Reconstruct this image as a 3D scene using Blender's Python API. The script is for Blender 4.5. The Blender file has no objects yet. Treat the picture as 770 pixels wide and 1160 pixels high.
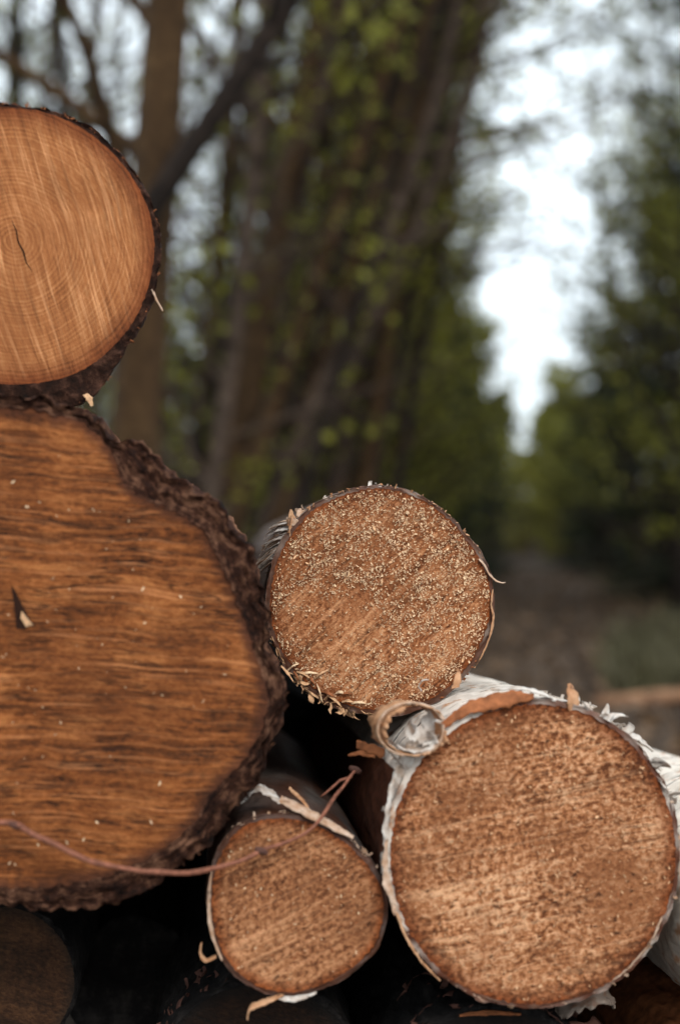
import bpy, math, random
from mathutils import Vector, Matrix, noise
PI = math.pi
scn = bpy.context.scene
COL = scn.collection
random.seed(7)

# ------------------------------------------------------------------ camera
F = 1611.0                      # focal length in pixels of the 770x1160 photograph
CAM = Vector((0, 0, 0.58))
TILT = math.radians(1.14)
cam_d = bpy.data.cameras.new('camera')
cam_d.sensor_fit = 'VERTICAL'; cam_d.sensor_height = 36.0; cam_d.sensor_width = 24.0
cam_d.lens = 50.0
cam_d.clip_start = 0.02; cam_d.clip_end = 2000
cam_d.dof.use_dof = True
cam_d.dof.focus_distance = 1.262
cam_d.dof.aperture_fstop = 2.6
cam = bpy.data.objects.new('camera', cam_d); COL.objects.link(cam)
cam.location = CAM
cam.rotation_euler = (PI / 2 + TILT, 0, 0)
scn.camera = cam
RC = Matrix.Rotation(PI / 2 + TILT, 3, 'X')

def at(px, py, d):
    return CAM + RC @ Vector(((px - 385) / F * d, -(py - 580) / F * d, -d))

# ------------------------------------------------------------------ scene helpers
def tag(o, label=None, cat=None, group=None, kind=None):
    if label: o['label'] = label
    if cat: o['category'] = cat
    if group: o['group'] = group
    if kind: o['kind'] = kind
    return o

def empty(name, loc=(0, 0, 0), rz=0.0):
    o = bpy.data.objects.new(name, None); COL.objects.link(o)
    o.location = loc; o.rotation_euler = (0, 0, rz); o.empty_display_size = 0.1
    return o

class MB:
    def __init__(s): s.v = []; s.f = []; s.a = []
    def add(s, vs, fs, at_=0.0):
        b = len(s.v); s.v.extend([tuple(p) for p in vs])
        s.f.extend([tuple(i + b for i in f) for f in fs])
        if isinstance(at_, (int, float)): s.a.extend([at_] * len(vs))
        else: s.a.extend(at_)
    def tube(s, pts, rads, n=6, cap=True, val=0.0):
        vs = []; fs = []
        m = len(pts); up = Vector((0.13, 0.21, 0.97))
        for i in range(m):
            a = pts[max(i - 1, 0)]; b = pts[min(i + 1, m - 1)]
            t = (b - a)
            if t.length < 1e-9: t = Vector((0, 0, 1))
            t.normalize()
            u = up if abs(t.dot(up)) < .95 else Vector((1, 0, 0))
            e1 = t.cross(u).normalized(); e2 = t.cross(e1)
            for k in range(n):
                an = 2 * PI * k / n
                vs.append(pts[i] + (e1 * math.cos(an) + e2 * math.sin(an)) * rads[i])
        for i in range(m - 1):
            for k in range(n):
                k2 = (k + 1) % n
                fs.append((i * n + k, i * n + k2, (i + 1) * n + k2, (i + 1) * n + k))
        if cap and n > 2:
            fs.append(tuple(range(n - 1, -1, -1))); fs.append(tuple((m - 1) * n + k for k in range(n)))
        s.add(vs, fs, val)
    def mesh(s, name, mat, smooth=True, attr=None):
        me = bpy.data.meshes.new(name)
        me.from_pydata(s.v, [], s.f); me.update()
        if attr:
            at_ = me.attributes.new(attr, 'FLOAT', 'POINT')
            at_.data.foreach_set('value', s.a)
        if smooth: me.polygons.foreach_set('use_smooth', [True] * len(me.polygons))
        me.materials.append(mat)
        return me
    def build(s, name, mat, parent=None, smooth=True, attr=None):
        o = bpy.data.objects.new(name, s.mesh(name, mat, smooth, attr)); COL.objects.link(o)
        if parent: o.parent = parent
        return o

# ------------------------------------------------------------------ node helpers
class NT:
    def __init__(s, name):
        s.m = bpy.data.materials.new(name); s.m.use_nodes = True
        s.t = s.m.node_tree; s.t.nodes.clear()
        s.out = s.t.nodes.new('ShaderNodeOutputMaterial')
    def n(s, typ, ins=None, **props):
        nd = s.t.nodes.new('ShaderNode' + typ)
        for k, v in props.items(): setattr(nd, k, v)
        if ins:
            for k, v in ins.items():
                if hasattr(v, 'is_output'): s.t.links.new(v, nd.inputs[k])
                else: nd.inputs[k].default_value = v
        return nd
    def math(s, op, a, b=0.0, c=None):
        ins = {0: a, 1: b}
        if c is not None: ins[2] = c
        return s.n('Math', ins, operation=op).outputs[0]
    def ramp(s, fac, stops, interp='LINEAR'):
        r = s.n('ValToRGB', {0: fac}); cr = r.color_ramp; cr.interpolation = interp
        while len(cr.elements) < len(stops): cr.elements.new(0.5)
        for e, (p, c) in zip(cr.elements, stops):
            e.position = p
            e.color = (c, c, c, 1) if isinstance(c, (int, float)) else (c[0], c[1], c[2], 1)
        return r.outputs[0]
    def mix(s, fac, a, b, mode='MIX'):
        nd = s.n('Mix', None, data_type='RGBA', blend_type=mode)
        for idx, v in ((0, fac), (6, a), (7, b)):
            if hasattr(v, 'is_output'): s.t.links.new(v, nd.inputs[idx])
            else: nd.inputs[idx].default_value = v if idx == 0 else (*v, 1)
        return nd.outputs[2]
    def noise(s, vec, scale, detail=4, rough=.55, out=0, dist=0.0):
        return s.n('TexNoise', {'Vector': vec, 'Scale': scale, 'Detail': detail, 'Roughness': rough, 'Distortion': dist}).outputs[out]
    def mapping(s, vec, loc=(0, 0, 0), rot=(0, 0, 0), scale=(1, 1, 1)):
        return s.n('Mapping', {0: vec, 1: loc, 2: rot, 3: scale}).outputs[0]
    def objco(s): return s.n('TexCoord').outputs['Object']
    def bump(s, h, strength=.5, dist=.002, normal=None):
        ins = {'Height': h, 'Strength': strength, 'Distance': dist}
        if normal is not None: ins['Normal'] = normal
        return s.n('Bump', ins).outputs[0]
    def bsdf(s, col, rough=.8, normal=None, spec=.25, trans=None):
        ins = {'Base Color': col if hasattr(col, 'is_output') else (*col, 1), 'Roughness': rough, 'Specular IOR Level': spec}
        if normal is not None: ins['Normal'] = normal
        b = s.n('BsdfPrincipled', ins).outputs[0]
        if trans is not None:
            tr = s.n('BsdfTranslucent', {0: col if hasattr(col, 'is_output') else (*col, 1)}).outputs[0]
            b = s.n('MixShader', {0: trans, 1: b, 2: tr}).outputs[0]
        s.t.links.new(b, s.out.inputs[0])
        return s.m

def wood(name, dark, mid, light, rim, pith=(0, 0), saw=0.0, saw_scale=120, saw_amt=.5, ring_freq=500, ring_amt=.3,
         speck=0.0, blotch=.5, bump=.5, rim_w=.12, pits=0.0, dust=None, lines=0.0, darks=0.0, fleck_scale=330, stain=0.0, splits=0.0, bow=.02, fleck_stretch=.6, split_w=.022, rim_noise=.16):
    """end grain: growth rings, saw marks, sawdust grain, ochre rim; x/z are the face plane, the log runs along y"""
    T = NT(name)
    co = T.objco()
    p = T.mapping(co, loc=(-pith[0], 0, -pith[1]))
    wob = T.noise(p, 14, 3)
    sx = T.n('SeparateXYZ', {0: p})
    r = T.math('SQRT', T.math('ADD', T.math('POWER', sx.outputs[0], 2), T.math('POWER', sx.outputs[2], 2)))
    r = T.math('ADD', r, T.math('MULTIPLY', wob, .012))
    ring = T.math('SINE', T.math('MULTIPLY', r, ring_freq))
    ring2 = T.noise(T.n('CombineXYZ', {0: T.math('MULTIPLY', r, 1.0)}).outputs[0], ring_freq * .22, 3)
    ringv = T.math('ADD', T.math('MULTIPLY', ring, .08), ring2)
    # saw marks : noise stretched along the saw direction (slightly bowed)
    bowv = T.n('VectorMath', {0: co, 1: T.n('CombineXYZ', {0: T.math('MULTIPLY', T.noise(co, 5, 2), bow), 2: T.math('MULTIPLY', T.noise(co, 7, 2), bow)}).outputs[0]}, operation='ADD').outputs[0]
    rot = T.mapping(bowv, rot=(0, saw, 0))
    sawc = T.mapping(rot, scale=(.045, 1, 1))
    s1 = T.noise(sawc, saw_scale, 3, .6)
    s2 = T.noise(T.mapping(rot, scale=(.11, 1, 1)), saw_scale * 2.7, 4, .65)
    s3 = T.noise(T.mapping(rot, scale=(.03, 1, 1)), saw_scale * .3, 2, .5)
    sawv = T.math('ADD', T.math('MULTIPLY', s1, .5), T.math('ADD', T.math('MULTIPLY', s2, .3), T.math('MULTIPLY', s3, .2)))
    sawc_ = T.ramp(sawv, [(.36, 0.0), (.64, 1.0)])
    big = T.noise(co, 16, 5, .6)
    fine = T.noise(co, 700, 5, .7)
    fleck = T.noise(T.mapping(rot, scale=(fleck_stretch, 1, 1)), fleck_scale, 5, .68)
    tone = T.math('ADD', T.math('MULTIPLY', sawc_, saw_amt),
                  T.math('ADD', T.math('MULTIPLY', T.ramp(big, [(.3, 0.), (.7, 1.)]), blotch), T.math('MULTIPLY', T.ramp(ringv, [(.25, 0.), (.75, 1.)]), ring_amt)))
    tone = T.math('ADD', tone, T.math('MULTIPLY', T.math('SUBTRACT', fleck, .5), speck * 2.2))
    tone = T.math('DIVIDE', tone, max(.05, saw_amt + blotch + ring_amt))
    col = T.ramp(tone, [(.12, dark), (.5, mid), (.92, light)])
    if lines:      # fine pale scratches left by the chain
        ln = T.noise(T.mapping(rot, scale=(.022, 1, 1)), saw_scale * 2.1, 2, .5)
        lb = T.noise(T.mapping(rot, scale=(.3, 1, 1)), 40, 3, .6)
        lf = T.math('MULTIPLY', T.ramp(ln, [(.54, 0.), (.64, 1.)]), T.ramp(lb, [(.35, .15), (.6, 1.)]))
        col = T.mix(T.math('MULTIPLY', lf, lines), col, tuple(min(1, c * 1.35 + .03) for c in light))
    if darks:      # dark furrows between them
        ln = T.noise(T.mapping(rot, loc=(3, 1, 7), scale=(.05, 1, 1)), saw_scale * 1.5, 4, .65)
        lb = T.noise(T.mapping(rot, loc=(5, 2, 1), scale=(.35, 1, 1)), 24, 5, .65)
        lf = T.math('MULTIPLY', T.ramp(ln, [(.50, 0.), (.62, 1.)]), T.ramp(lb, [(.42, 0.), (.58, 1.)]))
        col = T.mix(T.math('MULTIPLY', lf, darks), col, tuple(c * .6 for c in dark))
    if splits:     # hair-fine dark splits along the saw marks
        sp_ = T.noise(T.mapping(rot, loc=(9, 1, 2), scale=(.07, 1, 1)), saw_scale * 1.1, 3, .55)
        sm_ = T.ramp(T.noise(T.mapping(rot, loc=(2, 8, 3), scale=(.4, 1, 1)), 34, 3, .6), [(.44, 0.), (.56, 1.)])
        sl_ = T.ramp(T.math('ABSOLUTE', T.math('SUBTRACT', sp_, .5)), [(.0, 1.0), (split_w, 0.0)])
        splitv = T.math('MULTIPLY', sl_, sm_)
        col = T.mix(T.math('MULTIPLY', splitv, splits), col, tuple(c * .25 for c in dark))
    if stain:      # damp stains
        sb = T.noise(T.mapping(co, loc=(pith[0] * 50 + 1.7, 0, 2.3)), 9, 5, .62)
        col = T.mix(T.math('MULTIPLY', T.ramp(sb, [(.45, 0.), (.62, 1.)]), stain), col, tuple(a * .6 + b * .4 for a, b in zip(dark, mid)))
    if pits:
        pt = T.ramp(T.noise(T.mapping(rot, scale=(.6, 1, 1)), 190, 3, .6), [(.30, 1.0), (.40, 0.0)])
        col = T.mix(T.math('MULTIPLY', pt, pits), col, tuple(c * .35 for c in dark))
    # rim
    ra = T.n('Attribute', None, attribute_name='rim', attribute_type='GEOMETRY').outputs['Fac']
    rimc = T.mix(T.ramp(tone, [(.2, 0.), (.85, 1.)]), tuple(c * .5 for c in rim), tuple(min(1, c * 1.9) for c in rim))
    rn = T.math('ADD', ra, T.math('MULTIPLY', T.math('SUBTRACT', T.noise(co, 46, 6, .68), .5), max(rim_noise, rim_w * 1.2)))
    col = T.mix(T.ramp(rn, [(1 - rim_w * 1.5, 0.), (1 - rim_w * .5, .75), (1.0, 1.)]), col, rimc)
    if dust:
        dn = T.ramp(T.noise(co, 520, 4, .75), [(.52, 0.), (.60, 1.)])
        col = T.mix(T.math('MULTIPLY', dn, dust[1]), col, dust[0])
    h = T.math('ADD', T.math('MULTIPLY', sawv, .7), T.math('ADD', T.math('MULTIPLY', fine, .35), T.math('MULTIPLY', fleck, .6 * max(.2, speck))))
    nrm = T.bump(h, bump, .0035)
    return T.bsdf(col, .78, nrm, .2)

def bark(name, c0, c1, c2, scale=60, stretch=.35, bump=.8, dist=.006, layers=0.0, stops=(.36, .5, .66)):
    T = NT(name); co = T.objco()
    v = T.mapping(co, scale=(1, stretch, 1))
    n1 = T.noise(v, scale, 7, .68); n2 = T.noise(co, scale * .25, 4)
    n3 = T.noise(co, scale * 5, 4, .7)
    if layers:     # the bark is built in thin layers that follow the rim
        q = T.n('Attribute', None, attribute_name='rim', attribute_type='GEOMETRY').outputs['Fac']
        lv = T.n('VectorMath', {0: T.mapping(co, scale=(26, 26, 26)), 1: T.n('CombineXYZ', {1: T.math('MULTIPLY', q, 9.0)}).outputs[0]}, operation='ADD').outputs[0]
        n4 = T.noise(lv, 1.0, 4, .7)
        n1 = T.math('ADD', T.math('MULTIPLY', n1, 1 - layers), T.math('MULTIPLY', n4, layers))
    f = T.math('ADD', T.math('MULTIPLY', n1, .6), T.math('ADD', T.math('MULTIPLY', n2, .25), T.math('MULTIPLY', n3, .15)))
    col = T.ramp(f, [(stops[0], c0), (stops[1], c1), (stops[2], c2)])
    return T.bsdf(col, .9, T.bump(T.math('ADD', n1, T.math('MULTIPLY', n3, .3)), bump, dist), .15)

def birch(name, white=(.72, .63, .54), dark=(.035, .026, .022), tan=(.42, .22, .12), brown_side=None):
    T = NT(name); co = T.objco()
    n1 = T.noise(co, 30, 5, .6)
    len_ = T.noise(T.mapping(co, scale=(.25, 2.2, .25)), 70, 4, .6)
    blot = T.noise(T.mapping(co, scale=(.8, .8, .8)), 26, 5, .65)
    col = T.mix(T.ramp(n1, [(.42, 0.), (.62, 1.)]), white, tuple(w * .72 for w in white))
    col = T.mix(T.ramp(T.noise(co, 48, 4, .6), [(.56, 0.), (.68, 1.)]), col, tan)
    col = T.mix(T.ramp(len_, [(.61, 0.), (.66, 1.)]), col, dark)
    col = T.mix(T.ramp(blot, [(.63, 0.), (.69, 1.)]), col, dark)
    if brown_side:
        # where the white skin has been torn off the brown inner bark shows
        a = T.n('Attribute', None, attribute_name='rim', attribute_type='GEOMETRY').outputs['Fac']
        br = T.mix(T.noise(T.mapping(co, scale=(1, .3, 1)), 60, 5, .65), tuple(c * .35 for c in brown_side), tuple(c * 1.5 for c in brown_side))
        col = T.mix(a, col, br)
    h = T.math('ADD', n1, T.math('MULTIPLY', T.noise(co, 260, 4, .7), .3))
    return T.bsdf(col, .62, T.bump(h, .5, .003), .3)

def plain(name, c, var=.35, scale=40, rough=.85, trans=None, bump=None):
    T = NT(name); co = T.objco()
    n = T.noise(co, scale, 4, .6)
    col = T.mix(T.ramp(n, [(.3, 0.), (.7, 1.)]), tuple(x * (1 - var) for x in c), tuple(min(1, x * (1 + var)) for x in c))
    nr = T.bump(n, *bump) if bump else None
    return T.bsdf(col, rough, nr, .2, trans)

def foliage(name, c0, c1, trans=.35):
    T = NT(name)
    a = T.n('Attribute', None, attribute_name='tone', attribute_type='GEOMETRY').outputs['Fac']
    oi = T.n('ObjectInfo').outputs['Random']
    f = T.math('ADD', T.math('MULTIPLY', a, .75), T.math('MULTIPLY', oi, .25))
    col = T.ramp(f, [(0., c0), (1., c1)])
    return T.bsdf(col, .55, None, .3, trans)

# ------------------------------------------------------------------ materials
M = {}
M['wood_top'] = wood('pale spruce end grain', (.18, .056, .016), (.40, .142, .046), (.62, .29, .12), (.15, .038, .010), pith=(-.002, .003), saw=math.radians(-73),
                     saw_scale=190, saw_amt=.8, ring_freq=1900, ring_amt=.75, speck=.5, blotch=.30, bump=.6, rim_w=.11, lines=.5, darks=.5, stain=.55, splits=.35)
M['wood_big'] = wood('orange weathered end grain', (.022, .006, .002), (.24, .070, .016), (.48, .175, .052), (.07, .022, .009), pith=(0, 0), saw=math.radians(-4),
                     saw_scale=150, saw_amt=1.0, ring_freq=500, ring_amt=.05, speck=.9, blotch=.8, bump=1.0, rim_w=.035, lines=.45, darks=.72, fleck_scale=300, stain=.5, splits=.9, bow=.022, split_w=.04, rim_noise=.07)
M['wood_mid'] = wood('sawdust covered birch end grain', (.13, .037, .011), (.37, .132, .048), (.64, .31, .145), (.16, .040, .009), pith=(-.024, -.022), saw=math.radians(41),
                     saw_scale=75, saw_amt=.4, ring_freq=900, ring_amt=.15, speck=.9, blotch=.4, bump=1.0, rim_w=.09, pits=.8, lines=.35, darks=.4, fleck_scale=420, stain=.4, splits=.8)
M['wood_front'] = wood('rough sawn birch end grain', (.14, .040, .012), (.48, .185, .072), (.78, .42, .225), (.14, .034, .008), pith=(0, 0), saw=math.radians(10),
                       saw_scale=95, saw_amt=.55, ring_freq=420, ring_amt=.05, speck=1.9, blotch=.6, bump=1.0, rim_w=.085, pits=.9, lines=.35, darks=.35, fleck_scale=240, stain=.8, splits=.7, fleck_stretch=.8)
M['wood_small'] = wood('dull brown birch end grain', (.11, .033, .011), (.36, .140, .056), (.56, .265, .125), (.16, .040, .009), pith=(0, 0), saw=math.radians(24),
                       saw_scale=110, saw_amt=.55, ring_freq=420, ring_amt=.05, speck=1.5, blotch=.5, bump=.9, rim_w=.085, pits=.75, lines=.3, darks=.35, fleck_scale=290, stain=.5, splits=.6, fleck_stretch=.75)
M['wood_shade'] = wood('end grain with painted shade', (.004, .002, .001), (.013, .005, .002), (.035, .014, .005), (.005, .003, .002), saw=math.radians(-20),
                      saw_scale=60, saw_amt=.4, ring_freq=400, ring_amt=.1, speck=1.0, blotch=1.0, bump=.8, rim_w=.1, pits=.5, darks=.6)  # shade low in the pile is put into this colour
M['wood_half_shade'] = wood('brown end grain with weaker painted shade', (.012, .005, .002), (.040, .016, .006), (.085, .036, .014), (.02, .01, .005), saw=math.radians(-20),
                      saw_scale=60, saw_amt=.4, ring_freq=400, ring_amt=.1, speck=1.2, blotch=1.0, bump=.8, rim_w=.1, pits=.5, darks=.6)  # same end grain with a weaker shade put into the colour
M['bark_thin'] = bark('thin dark bark', (.006, .004, .003), (.030, .012, .007), (.13, .058, .036), 85)
M['bark_thick'] = bark('thick furrowed bark', (.003, .0015, .001), (.066, .023, .012), (.44, .21, .12), 120, .5, 1.0, .016, .5, (.41, .50, .63))
M['bark_shade'] = bark('bark with painted gap shade', (.003, .0025, .0025), (.008, .0065, .006), (.03, .025, .022), 50, .4)  # near black, paints the shade between and under the logs
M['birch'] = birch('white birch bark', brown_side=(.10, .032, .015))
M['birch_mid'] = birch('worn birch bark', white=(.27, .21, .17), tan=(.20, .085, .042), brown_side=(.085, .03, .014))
M['birch_shade'] = birch('birch bark with painted shade', white=(.09, .07, .06), tan=(.06, .03, .018), brown_side=(.07, .025, .012))  # birch bark darkened to paint the shade inside the gap
def paper(name, c, c2, grime):
    T = NT(name); co = T.objco()
    n1 = T.noise(co, 90, 5, .65); n2 = T.noise(T.mapping(co, loc=(2, 1, 3), scale=(.5, 1.4, .5)), 130, 5, .7); n3 = T.noise(T.mapping(co, loc=(5, 5, 1)), 60, 4, .6)
    col = T.mix(T.ramp(n1, [(.38, 0.), (.62, 1.)]), c, c2)
    col = T.mix(T.ramp(n3, [(.52, 0.), (.66, .8)]), col, tuple(x * y for x, y in zip(c2, (.75, .62, .5))))
    col = T.mix(T.ramp(n2, [(.58, 0.), (.66, .85)]), col, grime)
    return T.bsdf(col, .65, T.bump(T.math('ADD', n1, T.math('MULTIPLY', T.noise(co, 400, 4, .7), .5)), .6, .002), .25, .1)
M['paper'] = paper('peeled birch paper', (.60, .43, .32), (.42, .24, .14), (.07, .035, .02))
M['paper_tan'] = paper('tan inner birch paper', (.60, .34, .19), (.44, .21, .10), (.06, .03, .018))
M['paper_white'] = paper('white birch paper', (.68, .62, .56), (.48, .38, .31), (.05, .035, .028))
M['dust'] = plain('pale sawdust', (.80, .50, .31), .45, 300, .8, .1)
M['splinter'] = plain('torn wood fibre', (.60, .35, .19), .4, 200, .75, .1)
M['rust_bark'] = plain('rust brown inner bark', (.25, .085, .032), .5, 90, .8, None, (.5, .003))
M['branch'] = plain('weathered branch wood', (.20, .105, .058), .5, 30, .85, None, (.5, .003))
M['twig'] = plain('reddish twig', (.20, .075, .045), .5, 160, .75, None, (.3, .001))
M['knot'] = plain('dark twig node', (.08, .035, .025), .3, 120, .8)
M['crack'] = plain('dark check in the wood', (.022, .008, .004), .3, 60, .95)

# ------------------------------------------------------------------ logs
AXIS = math.atan2(145, F)          # every log of the pile runs back and a little to the left

def polar(pts, cx, cy, mpp, n, smooth=1):
    """closed pixel outline -> n radii (metres) about (cx, cy)"""
    pol = sorted((math.atan2(-(y - cy), x - cx), math.hypot(x - cx, y - cy) * mpp) for x, y in pts)
    pol = [(pol[-1][0] - 2 * PI, pol[-1][1])] + pol + [(pol[0][0] + 2 * PI, pol[0][1])]
    out = []; j = 0
    for k in range(n):
        th = -PI + 2 * PI * k / n
        while pol[j + 1][0] < th: j += 1
        (a0, r0), (a1, r1) = pol[j], pol[j + 1]
        t = (th - a0) / max(1e-9, a1 - a0)
        out.append(r0 + (r1 - r0) * t)
    for _ in range(smooth):
        out = [(out[k - 2] + 2 * out[k - 1] + 3 * out[k] + 2 * out[(k + 1) % n] + out[(k + 2) % n]) / 9 for k in range(n)]
    return out

def ellipse_pts(cx, cy, rx, ry, n=72, wob=0.0, seed=0):
    o = []
    for k in range(n):
        t = 2 * PI * k / n
        w = 1 + wob * noise.noise(Vector((math.cos(t) * 1.3 + seed * 7.1, math.sin(t) * 1.3, seed)))
        o.append((cx + rx * w * math.cos(t), cy + ry * w * math.sin(t)))
    return o

def make_log(label, c, d, outer, inner, wood_m, bark_m, length=2.3, group='sawn logs in the pile', rough=.0015, lump=0.0, yaw=0.0,
             n=300, seed=0, back_wood=None, brown=None, facebow=.002, edge_noise=.0008, pitch=0.0, dense=.18):
    """thing > cut_face (two), bark. c = pixel centre of the near face, d = its distance, outer / inner = pixel outlines of bark / wood"""
    cx, cy = c; mpp = d / F
    root = empty('log', at(cx, cy, d)); root.rotation_euler = (pitch, 0, AXIS + yaw)
    tag(root, label, 'log', group)
    ro = polar(outer, cx, cy, mpp, n, 2); ri = polar(inner, cx, cy, mpp, n, 2)
    th = [-PI + 2 * PI * k / n for k in range(n)]
    if seed == 2: ri = [min(a * 1.02, b - .008) for a, b in zip(ri, ro)]
    sd = Vector((seed * 3.7, seed * 1.3, 0))
    ri = [ri[k] + edge_noise * noise.noise(Vector((math.cos(th[k]) * 30, math.sin(th[k]) * 30, seed))) for k in range(n)]
    # ---- wood faces
    nr = 26
    def face(yy, flip):
        mb = MB(); vs = [(0, yy, 0)]; at_ = [0.0]; fs = []
        for i in range(1, nr + 1):
            q = i / nr; q = 1 - (1 - q) ** 1.3
            for k in range(n):
                x, z = ri[k] * q * math.cos(th[k]), ri[k] * q * math.sin(th[k])
                b = facebow * (noise.noise(Vector((x * 9, z * 9, seed))) + .35 * noise.noise(Vector((x * 40, z * 40, seed)))) if not flip else 0
                vs.append((x, yy + b, z)); at_.append(q)
        for k in range(n):
            k2 = (k + 1) % n
            fs.append((0, 1 + k, 1 + k2) if not flip else (0, 1 + k2, 1 + k))
            for i in range(nr - 1):
                a, b = 1 + i * n, 1 + (i + 1) * n
                f = (a + k, b + k, b + k2, a + k2)
                fs.append(f if not flip else f[::-1])
        mb.add(vs, fs, at_)
        return mb.build('cut_face', wood_m if not flip else (back_wood or wood_m), root, True, 'rim')
    face(0.0, False); face(length, True)
    # ---- bark : front lip, long side, back lip
    mb = MB(); vs = []; at_ = []; rings = []
    ys = [0.0]; y = 0.0; step = .0035
    while y < length:
        y += step
        if y > dense: step *= 1.35
        ys.append(min(y, length))
    prof = [('lip', .0)] + [('lip', (i + 1) / (9 if lump > .004 else 4) * .94) for i in range(9 if lump > .004 else 4)] + [('side', yy) for yy in ys] + [('end', .5), ('end', 0.)]
    for kind, v in prof:
        ring = []
        for k in range(n):
            c_, s_ = math.cos(th[k]), math.sin(th[k])
            yy = v if kind == 'side' else (0.0 if kind == 'lip' else length)
            q = v if kind != 'side' else 1.0
            base = ri[k] + (ro[k] - ri[k]) * q
            P = Vector((c_ * ro[k], yy * .45, s_ * ro[k])) + sd
            dr = rough * noise.fractal(P * 60, .8, 2.0, 4)
            if lump:
                dr += lump * (noise.fractal(P * 34, .9, 2.1, 4)) + lump * .8 * noise.noise(P * 95) + lump * .45 * abs(noise.noise(P * 210))
            dr *= q if kind != 'side' else 1.0
            dy = 0.0
            if kind == 'lip' or (kind == 'side' and yy < .012):
                fall = 1.0 if kind == 'lip' else 1 - yy / .012
                e = math.sin(min(1, q) * PI * .5)
                dy = fall * e * (rough * 1.5 + lump * .55) * (.5 + 1.25 * noise.fractal(Vector((c_ * ro[k] * 70, q * 5.5, s_ * ro[k] * 70)) + sd, .85, 2.1, 5))
            rr = base + dr
            ring.append(len(vs)); vs.append((rr * c_, yy + dy, rr * s_))
            bv = q if kind == 'lip' else 1.0
            if brown: bv = brown(th[k], yy if kind == 'side' else 0.0, kind)
            at_.append(bv)
        rings.append(ring)
    fs = []
    for a, b in zip(rings[:-1], rings[1:]):
        for k in range(n):
            k2 = (k + 1) % n
            fs.append((a[k], b[k], b[k2], a[k2]))
    mb.add(vs, fs, at_)
    mb.build('bark', bark_m, root, True, 'rim')
    root_info = dict(root=root, mpp=mpp, c=c, ri=ri, ro=ro, th=th, n=n)
    return root_info

def loc(L, px, py, y=0.0):
    """pixel -> local point on the face plane of log L, y = depth behind the face"""
    return Vector(((px - L['c'][0]) * L['mpp'], y, -(py - L['c'][1]) * L['mpp']))

def ribbon(pts, widths, wdir, thick=.0007, mb=None, sub=4, val=0.0, ruffle=0.0):
    if mb is None: sub = max(sub, 8); ruffle = max(ruffle, .0006)
    """strip of bark: centre points, half width along wdir at each point, real thickness"""
    mb = mb or MB()
    # subdivide with catmull-rom
    P = []; W = []; D = []
    m = len(pts)
    wd = wdir if isinstance(wdir, list) else [wdir] * m
    for i in range(m - 1):
        p0, p1, p2, p3 = pts[max(i - 1, 0)], pts[i], pts[i + 1], pts[min(i + 2, m - 1)]
        for s in range(sub):
            t = s / sub
            P.append(.5 * ((2 * p1) + (p2 - p0) * t + (2 * p0 - 5 * p1 + 4 * p2 - p3) * t * t + (3 * p1 - p0 - 3 * p2 + p3) * t ** 3))
            W.append(widths[i] * (1 - t) + widths[i + 1] * t); D.append(wd[i].lerp(wd[i + 1], t))
    P.append(pts[-1]); W.append(widths[-1]); D.append(wd[-1])
    vs = []; fs = []; k = 5
    for i, p in enumerate(P):
        tg = (P[min(i + 1, len(P) - 1)] - P[max(i - 1, 0)]).normalized()
        w = D[i].normalized(); nn = tg.cross(w)
        if nn.length < 1e-6: nn = Vector((0, 0, 1))
        nn.normalize()
        for side in (1, -1):
            for j in range(k):
                u = (j / (k - 1) - .5) * 2
                r = ruffle * noise.noise(p * 220 + w * u * 3)
                vs.append(p + w * W[i] * u * (1 + .45 * noise.noise(p * 170 + Vector((0, 0, u * 3))) + .35 * noise.noise(p * 520 + Vector((u * 2, 0, 0)))) + nn * (thick * .5 * side + r))
    st = 2 * k
    for i in range(len(P) - 1):
        a, b = i * st, (i + 1) * st
        for j in range(k - 1):
            fs.append((a + j, a + j + 1, b + j + 1, b + j))
            fs.append((a + k + j + 1, a + k + j, b + k + j, b + k + j + 1))
        fs.append((a, b, b + k, a + k)); fs.append((a + k - 1, a + 2 * k - 1, b + 2 * k - 1, b + k - 1))
    fs.append(tuple(range(k)) + tuple(range(2 * k - 1, k - 1, -1)))
    e = (len(P) - 1) * st
    fs.append(tuple(e + j for j in range(k - 1, -1, -1)) + tuple(e + k + j for j in range(k)))
    mb.add(vs, fs, val)
    return mb

def chips(L, count, rmax=.95, size=(.0012, .0035), seed=1, mat='dust', weight=None, name='sawdust', lift=.0006):
    """loose flakes lying on a cut face: one stuff part"""
    rnd = random.Random(seed); mb = MB(); made = 0; tries = 0
    while made < count and tries < count * 20:
        tries += 1
        k = rnd.randrange(L['n']); q = math.sqrt(rnd.random()) * rmax
        th = L['th'][k]; r = L['ri'][k] * q
        x, z = r * math.cos(th), r * math.sin(th)
        if weight and rnd.random() > weight(x, z, q): continue
        a = rnd.uniform(0, 2 * PI); s = rnd.uniform(*size) * rnd.choice((.6, .8, 1, 1, 1.4))
        w = s * rnd.uniform(.25, .5); tl = rnd.uniform(-.7, .7); t2 = rnd.uniform(-.6, .6)
        ux = Vector((math.cos(a), math.sin(tl) * .7, math.sin(a))).normalized()
        uy = ux.cross(Vector((t2, -1, t2 * .5))).normalized()
        c_ = Vector((x, -lift - abs(math.sin(tl)) * s * .35 - .0008, z))
        nn = ux.cross(uy) * (.00022)
        b = c_ + nn * 2.5
        mb.add([c_ - ux * s * .5 - uy * w * .4, c_ + uy * -w * .6 + nn, c_ + ux * s * .5 - uy * w * .2, c_ + ux * s * .45 + uy * w * .3, b + uy * w * .55, c_ - ux * s * .45 + uy * w * .35],
               [(0, 1, 4, 5), (1, 2, 3, 4)])
        made += 1
    o = mb.build(name, M[mat], L['root'], False); o['kind'] = 'stuff'
    return o

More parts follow.
